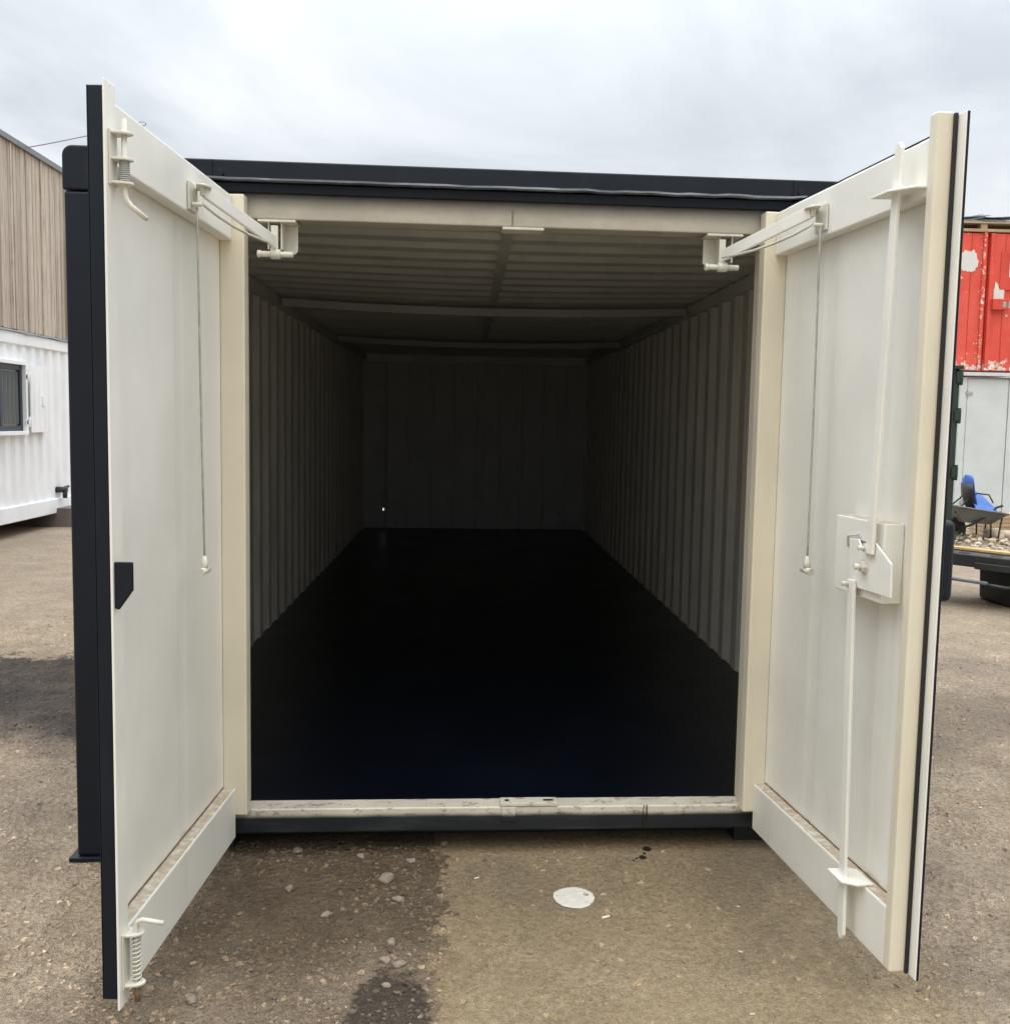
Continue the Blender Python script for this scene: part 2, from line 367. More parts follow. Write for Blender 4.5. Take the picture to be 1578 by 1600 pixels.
M['scrap'] = m_simple('white_paper_scrap', (.7, .67, .58), .8, .1)
M['filter'] = m_simple('cigarette_paper', (.75, .7, .58), .8, .1)
M['ash'] = m_simple('ash', (.14, .13, .12), .9, .3)
M['notice'] = m_simple('faded_notice', (.72, .72, .7), .7, .12, .3, (.5, .5, .55))
M['cord'] = m_simple('grey_wire_rope', (.42, .42, .39), .6, .3)
M['leaf'] = m_simple('weed_leaf', (.09, .15, .035), .6, .4)
M['sheetplastic'] = m_simple('weathered_roof_sheets', (.3, .32, .33), .35, .5, .6, (.06, .07, .07))
M['pane_stripes'] = m_simple('window_stripe_grey', (.10, .11, .10), .8, .1)
M['hole'] = m_simple('dark_gap', (.015, .015, .015), .9, .1)

# ------------------------------------------------------------------ ground
def slabness(x, y):
    def s(v, a, b): t = max(0, min(1, (v-a)/(b-a))); return t*t*(3-2*t)
    return s(x, -.25, -.17)*(1-s(x, 1.1, 1.5))*(1-s(y, 1.1, 1.6))
def gz(x, y):
    r = 1-.85*slabness(x, y)
    h = .012*noise.noise((x*.9, y*.9, 3.1)) + r*(.013*noise.noise((x*3.3, y*3.3, 1.7)) + .008*noise.noise((x*9, y*9, 5.2)) + .007*noise.noise((x*22, y*22, 8.4)))
    h += r*.0035*noise.noise((x*55, y*60, 2.2))
    if x < -1.5 and .6 < y < 3.4:
        w = min(1, (y-.6)/.6, (3.4-y)/.5, (-1.5-x)/.4); h += w*(.022*noise.noise((x*2.2, y*6, 4)) + .014*noise.noise((x*7, y*13, 2)) + .008*noise.noise((x*18, y*30, 2)))
    far = min(1, max(0, (math.hypot(x, y)-25)/30)); h *= (1-far)
    k = .35 if (-1.6 < x < 1.6 and y > -.1) else 1.0
    return h*k - .004
def axis(lo, hi, fine, step, far):
    a = []; v = lo
    while v <= hi: a.append(v); v += step
    s = step; b = hi
    while b < far: s *= 1.17; b += s; a.append(b)
    s = step; b = lo
    while b > -far: s *= 1.17; b -= s; a.insert(0, b)
    return a
xs = axis(-4.2, 4.2, 0, .0225, 260); ys = axis(-1.7, 3.8, 0, .0225, 260)
g = MB(); g.sheet((len(xs), len(ys)), lambda i, j: (xs[i], ys[j], gz(xs[i], ys[j])), smooth=True)
go = g.build('ground', M['ground'], recalc=False); tag(go, kind='structure')
if go.data.polygons[0].normal.z < 0: go.data.flip_normals()

# ------------------------------------------------------------------ the storage container
SHEAR = .0325
cf = lambda p: (p[0], p[1] + SHEAR*p[0], p[2])
CT = thing('storage_container', (0, 0, 0), 'dark steel storage container with both end doors open, cream inside and black floor', 'container')
HW, ZF, ZC, LEN = 1.525, .172, 2.467, 9.84
def corr(total, pitch=.297, flat=.09, slope=.058, depth=.034, start=0.):
    pts = []; s = start
    while s < total:
        for ds, off in ((0, 0), (flat, 0), (flat+slope, depth), (pitch-slope, depth)):
            if s+ds < total: pts.append((s+ds, off))
        s += pitch
    pts.append((total, 0)); return pts
# side walls: inner cream sheet and outer dark sheet
for sx in (-1, 1):
    pr = corr(LEN-.12, start=.10)
    b = MB(cf)
    b.sheet((len(pr), 2), lambda i, j: (sx*(1.500-pr[i][1]), pr[i][0]+.06, (.15, 2.42)[j]), 0)
    b.sheet((len(pr), 2), lambda i, j: (sx*(1.504-pr[i][1]), pr[i][0]+.06, (.13, 2.44)[j]), 1)
    b.build('side_wall', [M['inside'], M['dark']], CT, recalc=False)
    b = MB(cf); b.box(sx*1.445, sx*1.521, .09, LEN, 2.385, 2.462); b.build('top_rail', [M['inside']], CT, .004)
    b = MB(cf); b.box(sx*1.507, sx*1.527, .1, LEN, .06, .165); b.box(sx*1.505, sx*1.523, .1, LEN, 2.40, 2.4925); b.build('side_beam', [M['dark']], CT, .004)
# back wall
pr = corr(2.96, .297, .255, .008, .014, .02)
HX0, HX1, HZ = .252, .29, (ZF, .408, .444, ZC)          # a small open vent hole low on the left lets daylight in
pr = sorted(pr+[(-.015, 0), (HX0, 0), (HX1, 0)])
b = MB(cf)
for dy, mi in ((0, 0), (.004, 1)):
    rows = [[b.v((-1.48+u_, LEN-.03+o_+dy, z)) for z in HZ] for u_, o_ in pr]
    for i in range(len(pr)-1):
        for k in range(3):
            if k == 1 and abs(pr[i][0]-HX0) < 1e-6: continue
            fc = b.bm.faces.new((rows[i][k], rows[i+1][k], rows[i+1][k+1], rows[i][k+1])); fc.material_index = mi
b.build('back_wall', [M['rearwall'], M['dark']], CT, recalc=False)
for sx in (-1, 1):
    b = MB(cf); b.box(sx*1.462, sx*1.522, LEN-.09, LEN+.03, .06, 2.47); b.build('rear_post', M['inside'], CT, .004)
b = MB(cf); b.box(-1.46, 1.46, LEN-.04, LEN+.02, .06, .178); b.build('rear_sill', M['dark'], CT, .004)
b = MB(cf); b.box(-1.46, 1.46, LEN+.0, LEN+.03, 2.40, 2.4925); b.build('rear_header', M['dark'], CT, .003)
b = MB(cf); b.box(-1.44, 1.44, LEN-.11, LEN-.035, 2.37, 2.46); b.build('back_beam', M['inside'], CT, .004)
for x, z, s in ((1.135, .40, .017), (-1.2, 2.235, .012), (1.135, 2.225, .012)):
    b = MB(cf); b.box(x-s, x+s, LEN-.042, LEN-.032, z-s, z+s); b.build('wall_tag', M['notice'] if s > .02 else M['steel'], CT, .002)
# roof: corrugated across, sagging a little between the cross beams
sagf = lambda x, y: -.035*(1-(x/1.48)**2)*math.sin(math.pi*min(1, max(0, y/LEN)))
pr = corr(LEN, .282, .085, .05, .03)
NX = 13
b = MB(cf)
b.sheet((len(pr), NX), lambda i, j: (-1.48+2.96*j/(NX-1), pr[i][0], ZC+pr[i][1]*.7+sagf(-1.48+2.96*j/(NX-1), pr[i][0])), 0)
b.build('ceiling', [M['inside']], CT, recalc=False)
b = MB(cf); b.box(-1.51, 1.51, .04, LEN, 2.493, 2.497); b.build('roof', M['dark'], CT)
for yb in (3.52, 6.62):
    b = MB(cf); b.sheet((NX, 2), lambda i, j: (0, 0, 0)) if False else None
    n = 15; rows = []
    for i in range(n):
        x = -1.42+2.84*i/(n-1); sg = -.036*(1-(x/1.42)**2)
        rows.append([(x, yb, 2.385+sg), (x, yb+.05, 2.385+sg), (x, yb+.05, 2.44+sg), (x, yb, 2.44+sg)])
    for A, B in zip(rows, rows[1:]):
        for k in range(4): b.face([A[k], A[(k+1) % 4], B[(k+1) % 4], B[k]])
    b.face(rows[0]); b.face(rows[-1]); bmesh.ops.remove_doubles(b.bm, verts=b.bm.verts, dist=1e-5)
    b.build('roof_beam', M['roofbeam'], CT, .003)
for y0, y1 in ((.1, 3.515), (3.575, 6.615), (6.675, 9.7)):
    b = MB(cf); b.sheet((13, 2), lambda i, j: (.015+.05*j, y0+(y1-y0)*i/12, ZC-.008+sagf(0, y0+(y1-y0)*i/12)));
    b.sheet((13, 2), lambda i, j: (.015+.05*j, y0+(y1-y0)*i/12, ZC-.004+sagf(0, y0+(y1-y0)*i/12)))
    b.build('ceiling_strip', M['inside'], CT, recalc=False)
# floor of painted boards, 12 mm sheets with fine gaps
b = MB(cf); yy = .092
while yy < LEN-.06:
    y1 = min(yy+(.6 if yy < .1 else 1.22), LEN-.035)
    z = ZF + random.uniform(-.0004, .0004)
    b.box(-1.478, 1.478, yy+.0004, y1-.0004, .12, z); yy = y1
b.build('floor', M['floor'], CT)
# front frame
for sx in (-1, 1):
    b = MB(cf); b.box(sx*1.385, sx*HW, -.005, .13, .012, 2.375); p = b.build('corner_post', M['dark'], CT, .01, 3)
    # rounded corner casting with an oval aperture
    b = MB(cf); prof = []
    x0, x1, z0, z1, r = 1.380, 1.529, 2.377, 2.527, .035
    prof = [(x0, z0), (x1, z0)] + [(x1-r+r*math.cos(a*math.pi/12), z1-r+r*math.sin(a*math.pi/12)) for a in range(7)] + [(x0, z1)]
    b.prism([(sx*x, z) for x, z in prof], 1, -.009, .15, 0); b.build('corner_casting', M['dark'], p, .006, 2)
    b = MB(cf); hole = [(sx*(1.425+.034*math.cos(t)*(1 if abs(math.cos(t)) < .6 else .82)), 2.452+.043*math.sin(t)) for t in [k*math.pi/8+.2 for k in range(16)]]
    b.prism(hole, 1, -.0115, -.0095); b.build('casting_aperture', M['hole'], p)
    b = MB(cf); b.box(sx*1.38, sx*1.55, -.02, .15, -.005, .012); b.build('base_plate', M['dark'], p, .003)
    b = MB(cf); b.box(sx*.955, sx*1.384, .0, .035, .178, 2.30, 0); b.build('front_panel', [M['dark']], CT, .003)
    b = MB(cf); b.box(sx*.955, sx*1.40, .038, .042, .178, 2.30, 0); b.build('panel_lining', [M['inside']], CT)
    b = MB(cf); b.box(sx*.925, sx*1.005, .004, .10, .18, 2.30); b.build('door_jamb', M['creampost'], CT, .004)
# header: dark fascia, gutter lip, cream beam below with overspray and painted-in shade
b = MB(cf); n = 60
def lip(i, zt): return zt + .004*noise.noise((i*.35, 1, 0)) + (.006*noise.noise((i*.8, 4, 0)) if i > 32 else 0)
b.box(-1.372, 1.372, -.028, .06, 2.428, 2.492); b.build('header_fascia', M['dark'], CT, .005)
b = MB(cf)
rows = []
for i in range(n+1):
    x = -1.37+2.74*i/n; z = lip(i, 2.419)
    rows.append([(x, -.062, z), (x, -.062, z+.0065), (x, -.026, z+.009), (x, -.026, z+.001)])
for A, B in zip(rows, rows[1:]):
    for k in range(4): b.face([A[k], B[k], B[(k+1) % 4], A[(k+1) % 4]])
b.face(rows[0]); b.face(rows[-1]); bmesh.ops.remove_doubles(b.bm, verts=b.bm.verts, dist=1e-5)
m, nt, bs = mat('worn_gutter_edge'); q = NB(nt)
nt.links.new(q.mix(q.ss(q.noise(22, 4, .7, stretch=(.2, 1, 1)), .3, .6), (.3, .33, .37), (.12, .14, .16)), bs.inputs['Base Color']); bs.inputs['Roughness'].default_value = .35
b.build('gutter_lip', m, CT)
b = MB(cf); b.box(-1.372, 1.372, -.024, .03, 2.385, 2.417); b.build('header_flange', M['dark'], CT, .003)
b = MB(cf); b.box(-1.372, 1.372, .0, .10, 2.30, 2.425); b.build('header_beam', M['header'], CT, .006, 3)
b = MB(cf); b.box(-.02, .128, -.018, .06, 2.287, 2.297); b.build('header_plate', M['hardware'], CT, .003)
b = MB(cf); b.box(.014, .019, -.004, .0, 2.303, 2.36); b.build('weld_seam', M['grey'], CT, .001)
for x in (-1.02, 1.02):
    b = MB(cf); b.box(x-.002, x+.002, -.031, -.028, 2.43, 2.49); b.tube([(x+.028, -.028, 2.443), (x+.028, -.037, 2.443)], .012); b.build('fascia_bolt', M['dark'], CT, .001)
# sill
b = MB(cf); b.box(-1.384, 1.384, .0, .09, .088, .1795); b.build('sill', M['sill'], CT, .006, 3)
b = MB(cf); b.box(.01, .225, -.004, .055, .181, .195); b.box(.014, .068, -.006, -.001, .123, .179); b.build('keeper_plate', M['sill'], CT, .003)
for x in (.035, .18):
    b = MB(cf); b.box(x-.008, x+.008 if x < .1 else x+.03, .015, .03, .1955, .1965); b.build('keeper_slot', M['hole'], CT)
b = MB(cf); b.tube([(.552, -.0015, .183), (.55, -.0017, .15), (.551, -.0017, .10)], .0016, 5); b.tube([(.56, -.0015, .183), (.561, -.0017, .12)], .001, 5); b.tube([(.565, -.0015, .183), (.5645, -.0017, .14)], .0013, 5); b.build('paint_drip', M['hole'], CT)
# bearers under the sill, ground pads
b = MB(cf); b.box(-1.38, 1.38, .12, .2, .03, .11); b.build('bearer', M['dark'], CT, .004)
for x in (-1.05, 1.03):
    b = MB(cf); b.box(x-.1, x+.06, .10, .34, -.02, .085); b.build('ground_pad', M['rubber'], CT, .004)

# ------------------------------------------------------------------ doors
def dframe(H, ang, side, lean=0.):
    a = R(ang); U = (side*math.sin(a), -math.cos(a)); V = (-side*math.cos(a), -math.sin(a))
    def f(p):
        u, v, z = p; k = v - lean*(z-.1)*max(0, u)
        return (H[0]+U[0]*u+V[0]*k, H[1]+U[1]*u+V[1]*k, z)
    return f
fL = dframe((-.990, -.03), 3.1, -1)
fR = dframe((.9925, .03), 5.8, 1, .003)

def swage_sheet(b, u0, u1, z0, z1, swages, depth=.0025, w=.03, v=.0, m=0):
    us = [(u0, 0)]
    for s in swages: us += [(s-w*1.6, 0), (s-w*.6, -depth), (s+w*.6, -depth), (s+w*1.6, 0)]
    us.append((u1, 0))
    # ease the corners so the pressed line reads soft
    b.sheet((len(us), 2), lambda i, j: (us[i][0], v+us[i][1], (z0, z1)[j]), m)

# ---- left door
b = MB(fL)
b.box(.0, 1.08, -.0125, -.0095, .095, 2.40, 1)
swage_sheet(b, .03, 1.071, .11, 2.385, (.475,), m=0)
DL = b.build('door', [M['cream'], M['dark']], CT, .003); tag(DL, 'left door leaf, white inside, dark folded outer edge'); 
b = MB(fL); b.box(.0, .052, -.0, .086, .178, 2.372); b.build('hinge_stile', M['creampost'], DL, .006, 3)
b = MB(fL); b.box(1.072, 1.0805, -.009, .0435, .0955, 2.3995); b.build('edge_channel', M['dark'], DL, .003)
b = MB(fL); b.box(.053, 1.0712, .001, .045, 2.214, 2.366); b.build('top_rail', M['cream'], DL, .006, 3)
b = MB(fL); b.box(.053, 1.0712, .001, .0455, .096, .282); b.build('bottom_rail', M['creamdust'], DL, .007, 3)
b = MB(fL); b.box(1.066, 1.13, .0465, .0525, .095, 2.40); b.build('cover_strip', M['cream'], DL, .002)
b = MB(fL); b.prism([(.053, 1.25), (.098, 1.25), (.098, 1.18), (.063, 1.131), (.053, 1.135)], 0, 1.112, 1.122)
b.build('keeper_plate', M['dark'], DL, .002)
# spring bolts
def spring_bolt(zs, tip, hz, hdir, rusty, sp0, sp1):
    u, v = 1.085, .080
    b = MB(fL)
    b.box(u-.016, u+.03, .053, .057, min(zs)-.006, max(zs)+.006)
    for z in zs:
        pl = [(u+.024*math.cos(t), .0535+.049*max(0, math.sin(t))) for t in [k*math.pi/10 for k in range(11)]]
        b.prism(pl, 2, z-.003, z+.003)
    bo = b.build('spring_bolt', M['hardware'], DL, .001, 1)
    b = MB(fL)
    d = 1 if hdir > 0 else -1
    pts = [(u, v, tip), (u, v, hz)]
    arc = [(u-.01*k, v+.014*k*.9, hz-d*(.012*math.sin(k*.8)+.006*k)) for k in range(1, 4)]
    if rusty: pts = [(u, v, tip), (u, v, hz-.012), (u, v+.004, hz-.003), (u, v+.016, hz+.002), (u-.004, v+.07, hz-.008)]
    else: pts = [(u, v, tip), (u, v, hz+.06), (u, v+.003, hz+.045), (u-.004, v+.012, hz+.03), (u-.01, v+.05, hz)]
    b.tube(pts, .0066, 10); b.build('bolt_rod', M['hardware'], bo) if False else b.build('bolt_rod', M['hardware'], DL)
    b = MB(fL); turns = 11; n = turns*12
    b.tube([(u+.0105*math.cos(2*math.pi*k/12), v+.0105*math.sin(2*math.pi*k/12), sp0+(sp1-sp0)*k/n) for k in range(n+1)], .0023, 6)
    b.build('bolt_spring', M['steel'] if not rusty else M['hardware'], DL)
spring_bolt((2.283, 2.222, 2.166), 2.318, 2.085, -1, False, 2.168, 2.222)
spring_bolt((.282, .148), .10, .315, 1, True, .15, .278)
b = MB(fL); b.tube([(1.085, .080, .135), (1.085, .080, .097)], .0074, 10); b.build('bolt_tip', M['rust'], DL)

b = MB(fL); b.tube([(.06+.97*k/40, .002, .2825+.0015*noise.noise((k*.9, 0, 1))) for k in range(41)], [.0022+.0016*noise.noise((k*.7, 3, 1)) for k in range(41)], 6); b.build('grime_line', M['rust'], DL)
# ---- right door
b = MB(fR)
b.box(.0, 1.055, -.0085, -.008+.0005, .10, 2.405, 1) if False else None
b.box(.0, 1.03, -.0115, -.0095, .11, 2.40, 1)
swage_sheet(b, .03, 1.025, .12, 2.39, (.405, .86), m=0)
DR = b.build('door', [M['cream'], M['dark']], CT, .0); tag(DR, 'right door leaf, white inside, with rod lock case')
b = MB(fR); b.box(.0, .052, -.0, .084, .172, 2.372); b.build('hinge_stile', M['creampost'], DR, .006, 3)
b = MB(fR); b.box(.053, 1.0185, .001, .045, 2.218, 2.368); b.build('top_rail', M['cream'], DR, .006, 3)
b = MB(fR); b.box(.053, 1.0185, .001, .046, .108, .284); b.build('bottom_rail', M['creamdust'], DR, .007, 3)
b = MB(fR); b.box(1.02, 1.058, .0, .05, .112, 2.425); b.build('edge_stile', M['creampost'], DR, .006, 3)
b = MB(fR); b.box(.96, 1.10, -.0065, -.0025, .110, 2.415, 0); b.box(.96, 1.1005, -.0135, -.0068, .109, 2.416, 1); b.build('cover_strip', [M['cream'], M['dark']], DR, .001, 1)
b = MB(fR); b.box(1.059, 1.068, -.002, .008, .112, 2.42); b.build('edge_gap_strip', M['rubber'], DR, .002)  # black strip in the gap between stile and cover strip
b = MB(fR); b.tube([(.06+.955*k/40, .002, .2845+.0015*noise.noise((k*.9, 5, 1))) for k in range(41)], [.0026+.002*noise.noise((k*.7, 9, 1)) for k in range(41)], 6); b.build('grime_line', M['rust'], DR)
# lock case
b = MB(fR); b.box(.64, .928, .001, .06, 1.12, 1.347); LC = b.build('lock_case', M['creamdust'], DR, .004, 3)
b = MB(fR); b.prism([(.752, .0) and (.752, 1.286), (.807, 1.290), (.826, 1.268), (.905, 1.290), (.994, 1.243), (1.0, 1.150), (.800, 1.148), (.765, 1.165)], 1, .068, .074)
# swap: prism with axis 1 takes (u, z) pairs
b.build('cam_plate', M['cream'], DR, .0015, 1)
for u, z, s in ((.868, 1.272, 1), (.852, 1.216, 1.25), (.782, 1.156, 1)):
    b = MB(fR)
    hexa = [(u+.0135*s*math.cos(k*math.pi/3), z+.0135*s*math.sin(k*math.pi/3)) for k in range(6)]
    b.prism(hexa, 1, .0745, .088 if s > 1 else .0885)
    b.tube([(u, .088, z), (u, .107, z)], .0068*s, 10); b.tube([(u, .0743, z), (u, .0765, z)], .019*s, 16); b.build('nut', M['hardware'], DR, .001, 1)
b = MB(fR); b.tube([(.727, .063, 1.258), (.727, .066, 1.288), (.74, .067, 1.294), (.79, .067, 1.300), (.793, .067, 1.308)], .0032, 8); b.build('wire_hook', M['hardware'], DR)
b = MB(fR); b.prism([(.785, 1.287), (.83, 1.285), (.826, 1.268)], 1, .0605, .062); b.build('case_slot', M['grey'], DR)
b = MB(fR); b.tube([(.81, .03, 1.348), (.81, .03, 1.366)], .008, 10); b.build('case_bolt', M['cream'], DR)
# rods: flat bars
def rod(u0, z0, u1, z1, hw, v0, v1, point):
    b = MB(fR)
    ds = 1 if z1 > z0 else -1
    poly = [(u0-hw, z0), (u0+hw, z0), (u1+hw, z1-ds*.018), (u1+hw*.35, z1), (u1-hw*.35, z1), (u1-hw, z1-ds*.018)]
    b.prism(poly, 1, v0, v1); return b.build('lock_rod', M['cream'], DR, .002, 2)
rod(.892, 1.257, .937, 2.375, .017, .077, .0875, True)
rod(.798, 1.17, .842, .10, .017, .077, .0875, True)
b = MB(fR); b.prism([(1.018, .046), (1.018, .075), (.955, .118), (.862, .118), (.875, .046)], 2, 2.24, 2.246); b.build('rod_guide', M['cream'], DR, .001, 1)
b = MB(fR); b.prism([(.90, .02), (.90, .07), (.872, .108), (.786, .108), (.786, .045), (.80, .02)], 2, .285, .291); b.build('rod_guide', M['cream'], DR, .001, 1)
# outside lock box
b = MB(fR); b.box(.80, 1.02, -.10, -.0145, 1.14, 1.365); b.build('lock_box', M['dark'], DR, .02, 4)

# ---- door stays, one per door, and their header brackets
def stay(f, door, hx, dirn, uL, zL):
    b = MB(f)
    b.box(uL-.045, uL+.035, .047, .053, zL-.075, zL+.008)
    lug = [(uL-.04+.0, .05)] + [(uL-.005+.045*math.cos(t), .075+.03*math.sin(t)) for t in [k*math.pi/8 for k in range(0, 9)]] + [(uL-.05, .05)]
    b.prism(lug, 2, zL-.006, zL)
    b.tube([(uL, .082, zL-.03), (uL, .082, zL+.006)], .008, 10)
    b.tube([(uL+.015, .055, zL-.058), (uL+.015, .085, zL-.058)], .007, 8)
    b.build('stay_bracket', M['hardware'], door, .002)
    # bracket under the header
    b = MB(cf)
    b.box(hx-.065, hx+.065, -.03, .075, 2.286, 2.294)
    b.box(hx+dirn*.014-.003, hx+dirn*.014+.003, -.012, .06, 2.195, 2.286)
    b.prism([(hx+dirn*.005, 2.286), (hx+dirn*.062, 2.286), (hx+dirn*.062, 2.20), (hx+dirn*.052, 2.188), (hx+dirn*.015, 2.188)], 1, .045, .05)
    b.box(hx-dirn*.03-.003, hx-dirn*.03+.003, -.012, .06, 2.195, 2.286)
    b.box(hx-.02, hx+.004, -.025, -.012, 2.185, 2.275)
    b.tube([(hx-.06, -.014, 2.178), (hx+.055, -.014, 2.178)], .0105, 12)
    b.tube([(hx-.022, -.014, 2.178), (hx+.012, -.014, 2.178)], .0175, 12)
    b.tube([(hx-.068, -.014, 2.178), (hx-.055, -.014, 2.178)], .0135, 8)
    b.build('header_bracket', M['hardware'], CT, .0015)
    P0 = Vector(f((uL, .082, zL-.008))); P1 = Vector(cf((hx-.006, -.018, 2.218)))
    d = (P1-P0).normalized(); upv = Vector((0, 0, 1)); sd_ = d.cross(upv).normalized(); upv = sd_.cross(d)
    b = MB()
    def bar(A, B, w, h):
        vs = [b.bm.verts.new(Q+sd_*w*i+upv*h*j) for Q in (A, B) for i, j in ((-1, -1), (1, -1), (1, 1), (-1, 1))]
        for q4 in ((0, 1, 2, 3), (7, 6, 5, 4), (0, 4, 5, 1), (1, 5, 6, 2), (2, 6, 7, 3), (3, 7, 4, 0)): b.bm.faces.new([vs[i] for i in q4])
    bar(P0+upv*-.004+d*.01, P1, .006, .0205)
    b.build('stay_arm', M['cream'], CT, .002)
    b = MB(); Q0 = P0-Vector((0, 0, .05)); Q1 = P1+Vector((0, -.006, -.012))
    b.tube([Q0+(Q1-Q0)*t+Vector((0, 0, -.012*math.sin(math.pi*t*1.1)+.03*max(0, .16-t))) for t in (0, .06, .12, .2, .4, .6, .8, 1)], .0048, 8)
    b.build('release_wire', M['hardware'], CT)
stay(fL, DL, -.803, 1, .49, 2.298)
stay(fR, DR, .778, -1, .425, 2.31)
def cord(f, door, u, z0, z1, du, v0, v1):
    b = MB(f); n = 24
    b.tube([(u+du*(k/n)+.004*math.sin(k/n*math.pi), v0+(v1-v0)*k/n, z0+(z1-z0)*k/n) for k in range(n+1)], .0033, 6); b.build('pull_cord', M['cord'], door)
    b = MB(f); u2 = u+du
    b.tube([(u2, v1, z1+.004), (u2, v1, z1-.02), (u2, v1, z1-.035)], [.006, .011, .011], 10)
    b.tube([(u2+.024, v1-.004, z1-.045), (u2-.02, v1+.004, z1-.04)], .0115, 10); b.build('cord_toggle', M['hardware'], door)
cord(fL, DL, .50, 2.232, 1.175, -.035, .068, .07)
cord(fR, DR, .447, 2.245, 1.19, .02, .066, .068)
# hinge knuckles outside
for f, door in ((fL, DL), (fR, DR)):
    for z in (.45, 1.25, 2.05):
        b = MB(f); b.tube([(-.012, -.052, z-.06), (-.012, -.052, z+.06)], .014, 10); b.box(-.01, .08, -.049, -.043, z-.045, z+.045); b.build('hinge', M['dark'], door, .001)

# ------------------------------------------------------------------ left: white container with a clad cabin on top
WX = -6.0
WC = thing('white_container', (WX-1.2, 7, 0), 'white corrugated steel container with shuttered window, below the timber cabin', 'container')
Y0, Y1 = 2.6, 11.95
pr = corr(Y1-Y0-.2, .285, .1, .05, .036)
wy0, wy1, wz0, wz1 = 8.9, 10.08, 1.38, 2.25
b = MB()
ZS = (.42, wz0, wz1, 2.51)
def wsheet(pp, za, zb):
    b.sheet((len(pp), 2), lambda i, j: (WX-.03-pp[i][1], Y0+.1+pp[i][0], (za, zb)[j]))
wsheet(pr, .40, wz0); wsheet(pr, wz1, 2.52)
wsheet([p for p in pr if p[0]+Y0+.1 < wy0+.02], wz0, wz1); wsheet([p for p in pr if p[0]+Y0+.1 > wy1-.02], wz0, wz1)
b.build('corrugated_wall', M['white'], WC, recalc=False)
b = MB(); b.box(WX-2.4, WX-.005, Y0, Y1, .19, .40); b.build('base_beam', M['white'], WC, .01)
b = MB(); b.box(WX-2.4, WX-.005, Y0, Y1, 2.515, 2.665); b.build('top_beam', M['white'], WC, .01)
b = MB(); b.box(WX-2.4, WX-.11, Y0+.05, Y1-.02, .405, 2.51); b.build('body', M['white'], WC)
for yy in (Y0, Y1-.12):
    b = MB(); b.box(WX-.13, WX-.003, yy, yy+.12, .402, 2.513); b.build('corner_post', M['white'], WC, .008)
b = MB(); b.box(WX-.09, WX+.02, wy0-.05, wy0, wz0-.05, wz1+.05); b.box(WX-.09, WX+.02, wy1, wy1+.05, wz0-.05, wz1+.05); b.box(WX-.09, WX+.02, wy0, wy1, wz1, wz1+.05); b.box(WX-.09, WX+.045, wy0, wy1, wz0-.05, wz0)
wn = b.build('window', M['white'], WC, .004)
b = MB(); t = .07
b.box(WX-.075, WX-.03, wy0+.002, wy0+t, wz0+.002, wz1-.002); b.box(WX-.075, WX-.03, wy1-t, wy1-.002, wz0+.002, wz1-.002); b.box(WX-.075, WX-.03, wy0+t, wy1-t, wz0+.002, wz0+t); b.box(WX-.075, WX-.03, wy0+t, wy1-t, wz1-t, wz1-.002)
b.box(WX-.07, WX-.035, 9.43, 9.5, wz0+t, wz1-t)
b.build('frame', M['charcoal'], wn, .006)
b = MB(); b.box(WX-.06, WX-.055, wy0+t, wy1-t, wz0+t, wz1-t); b.build('pane', M['glass'], wn)
b = MB()
for k in range(9): b.box(WX-.0545, WX-.053, wy0+.1+k*.115, wy0+.185+k*.115, wz0+.09, wz1-.09)
b.build('pane_stripes', M['pane_stripes'], wn)  # dim grey vertical stripes just in front of the pane
b = MB(); b.box(WX+.012, WX+.03, 10.21, 10.74, 1.36, 2.26); 
for k in (10.3, 10.47, 10.64): b.box(WX+.0305, WX+.034, k-.004, k+.004, 1.4, 2.2)
sh = b.build('shutter', M['white'], WC, .004)
for z in (1.5, 2.1):
    b = MB(); b.tube([(WX+.025, 10.16, z-.07), (WX+.025, 10.16, z+.07)], .016, 8); b.box(WX+.0, WX+.02, 10.075, 10.2, z-.03, z+.03); b.build('hinge', M['white'], sh, .003)
b = MB(); b.box(WX+.031, WX+.05, 10.55, 10.61, 1.72, 1.86); b.build('latch', M['white'], sh, .006)
b = MB(); b.tube([(WX-.06, 11.2, .52), (WX+.09, 11.2, .52)], .045, 10); b.tube([(WX+.06, 11.2, .52), (WX+.06, 11.2, .40)], .035, 8); b.tube([(WX+.05, 11.2, .55), (WX+.05, 11.36, .56)], .02, 8); b.build('outlet_fitting', M['blackplastic'], WC)
for yy in (3.4, 6.0, 8.6, 11.2):
    b = MB(); b.box(WX-2.2, WX-.25, yy, yy+.4, -.03, .188); b.build('support_block', M['rubber'], WC, .01)
CB = thing('timber_cabin', (WX-1.2, 7, 2.67), 'timber clad upper cabin with vertical boards, on top of the white container', 'cabin')
b = MB(); yb = Y0+.02; k = 0
while yb < Y1-.06:
    w = .048; off = random.uniform(0, .008) + (.014 if k % 9 in (3,) else 0)
    b.box(WX-.04, WX-.012+off, yb, yb+w, 2.70+random.uniform(-.012, .01), 5.06); yb += .052; k += 1
b.build('cladding', M['clad'], CB, .002, 1)
b = MB(); b.box(WX-2.4, WX-.042, Y0, Y1, 2.67, 5.05); b.build('body', M['decking'], CB)
b = MB(); b.box(WX-2.45, WX+.035, Y0-.03, 9.98, 5.062, 5.135); b.box(WX-2.45, WX+.035, 9.987, Y1+.03, 5.062, 5.137); b.build('roof_trim', M['grey'], CB, .004)
b = MB(); n = 80
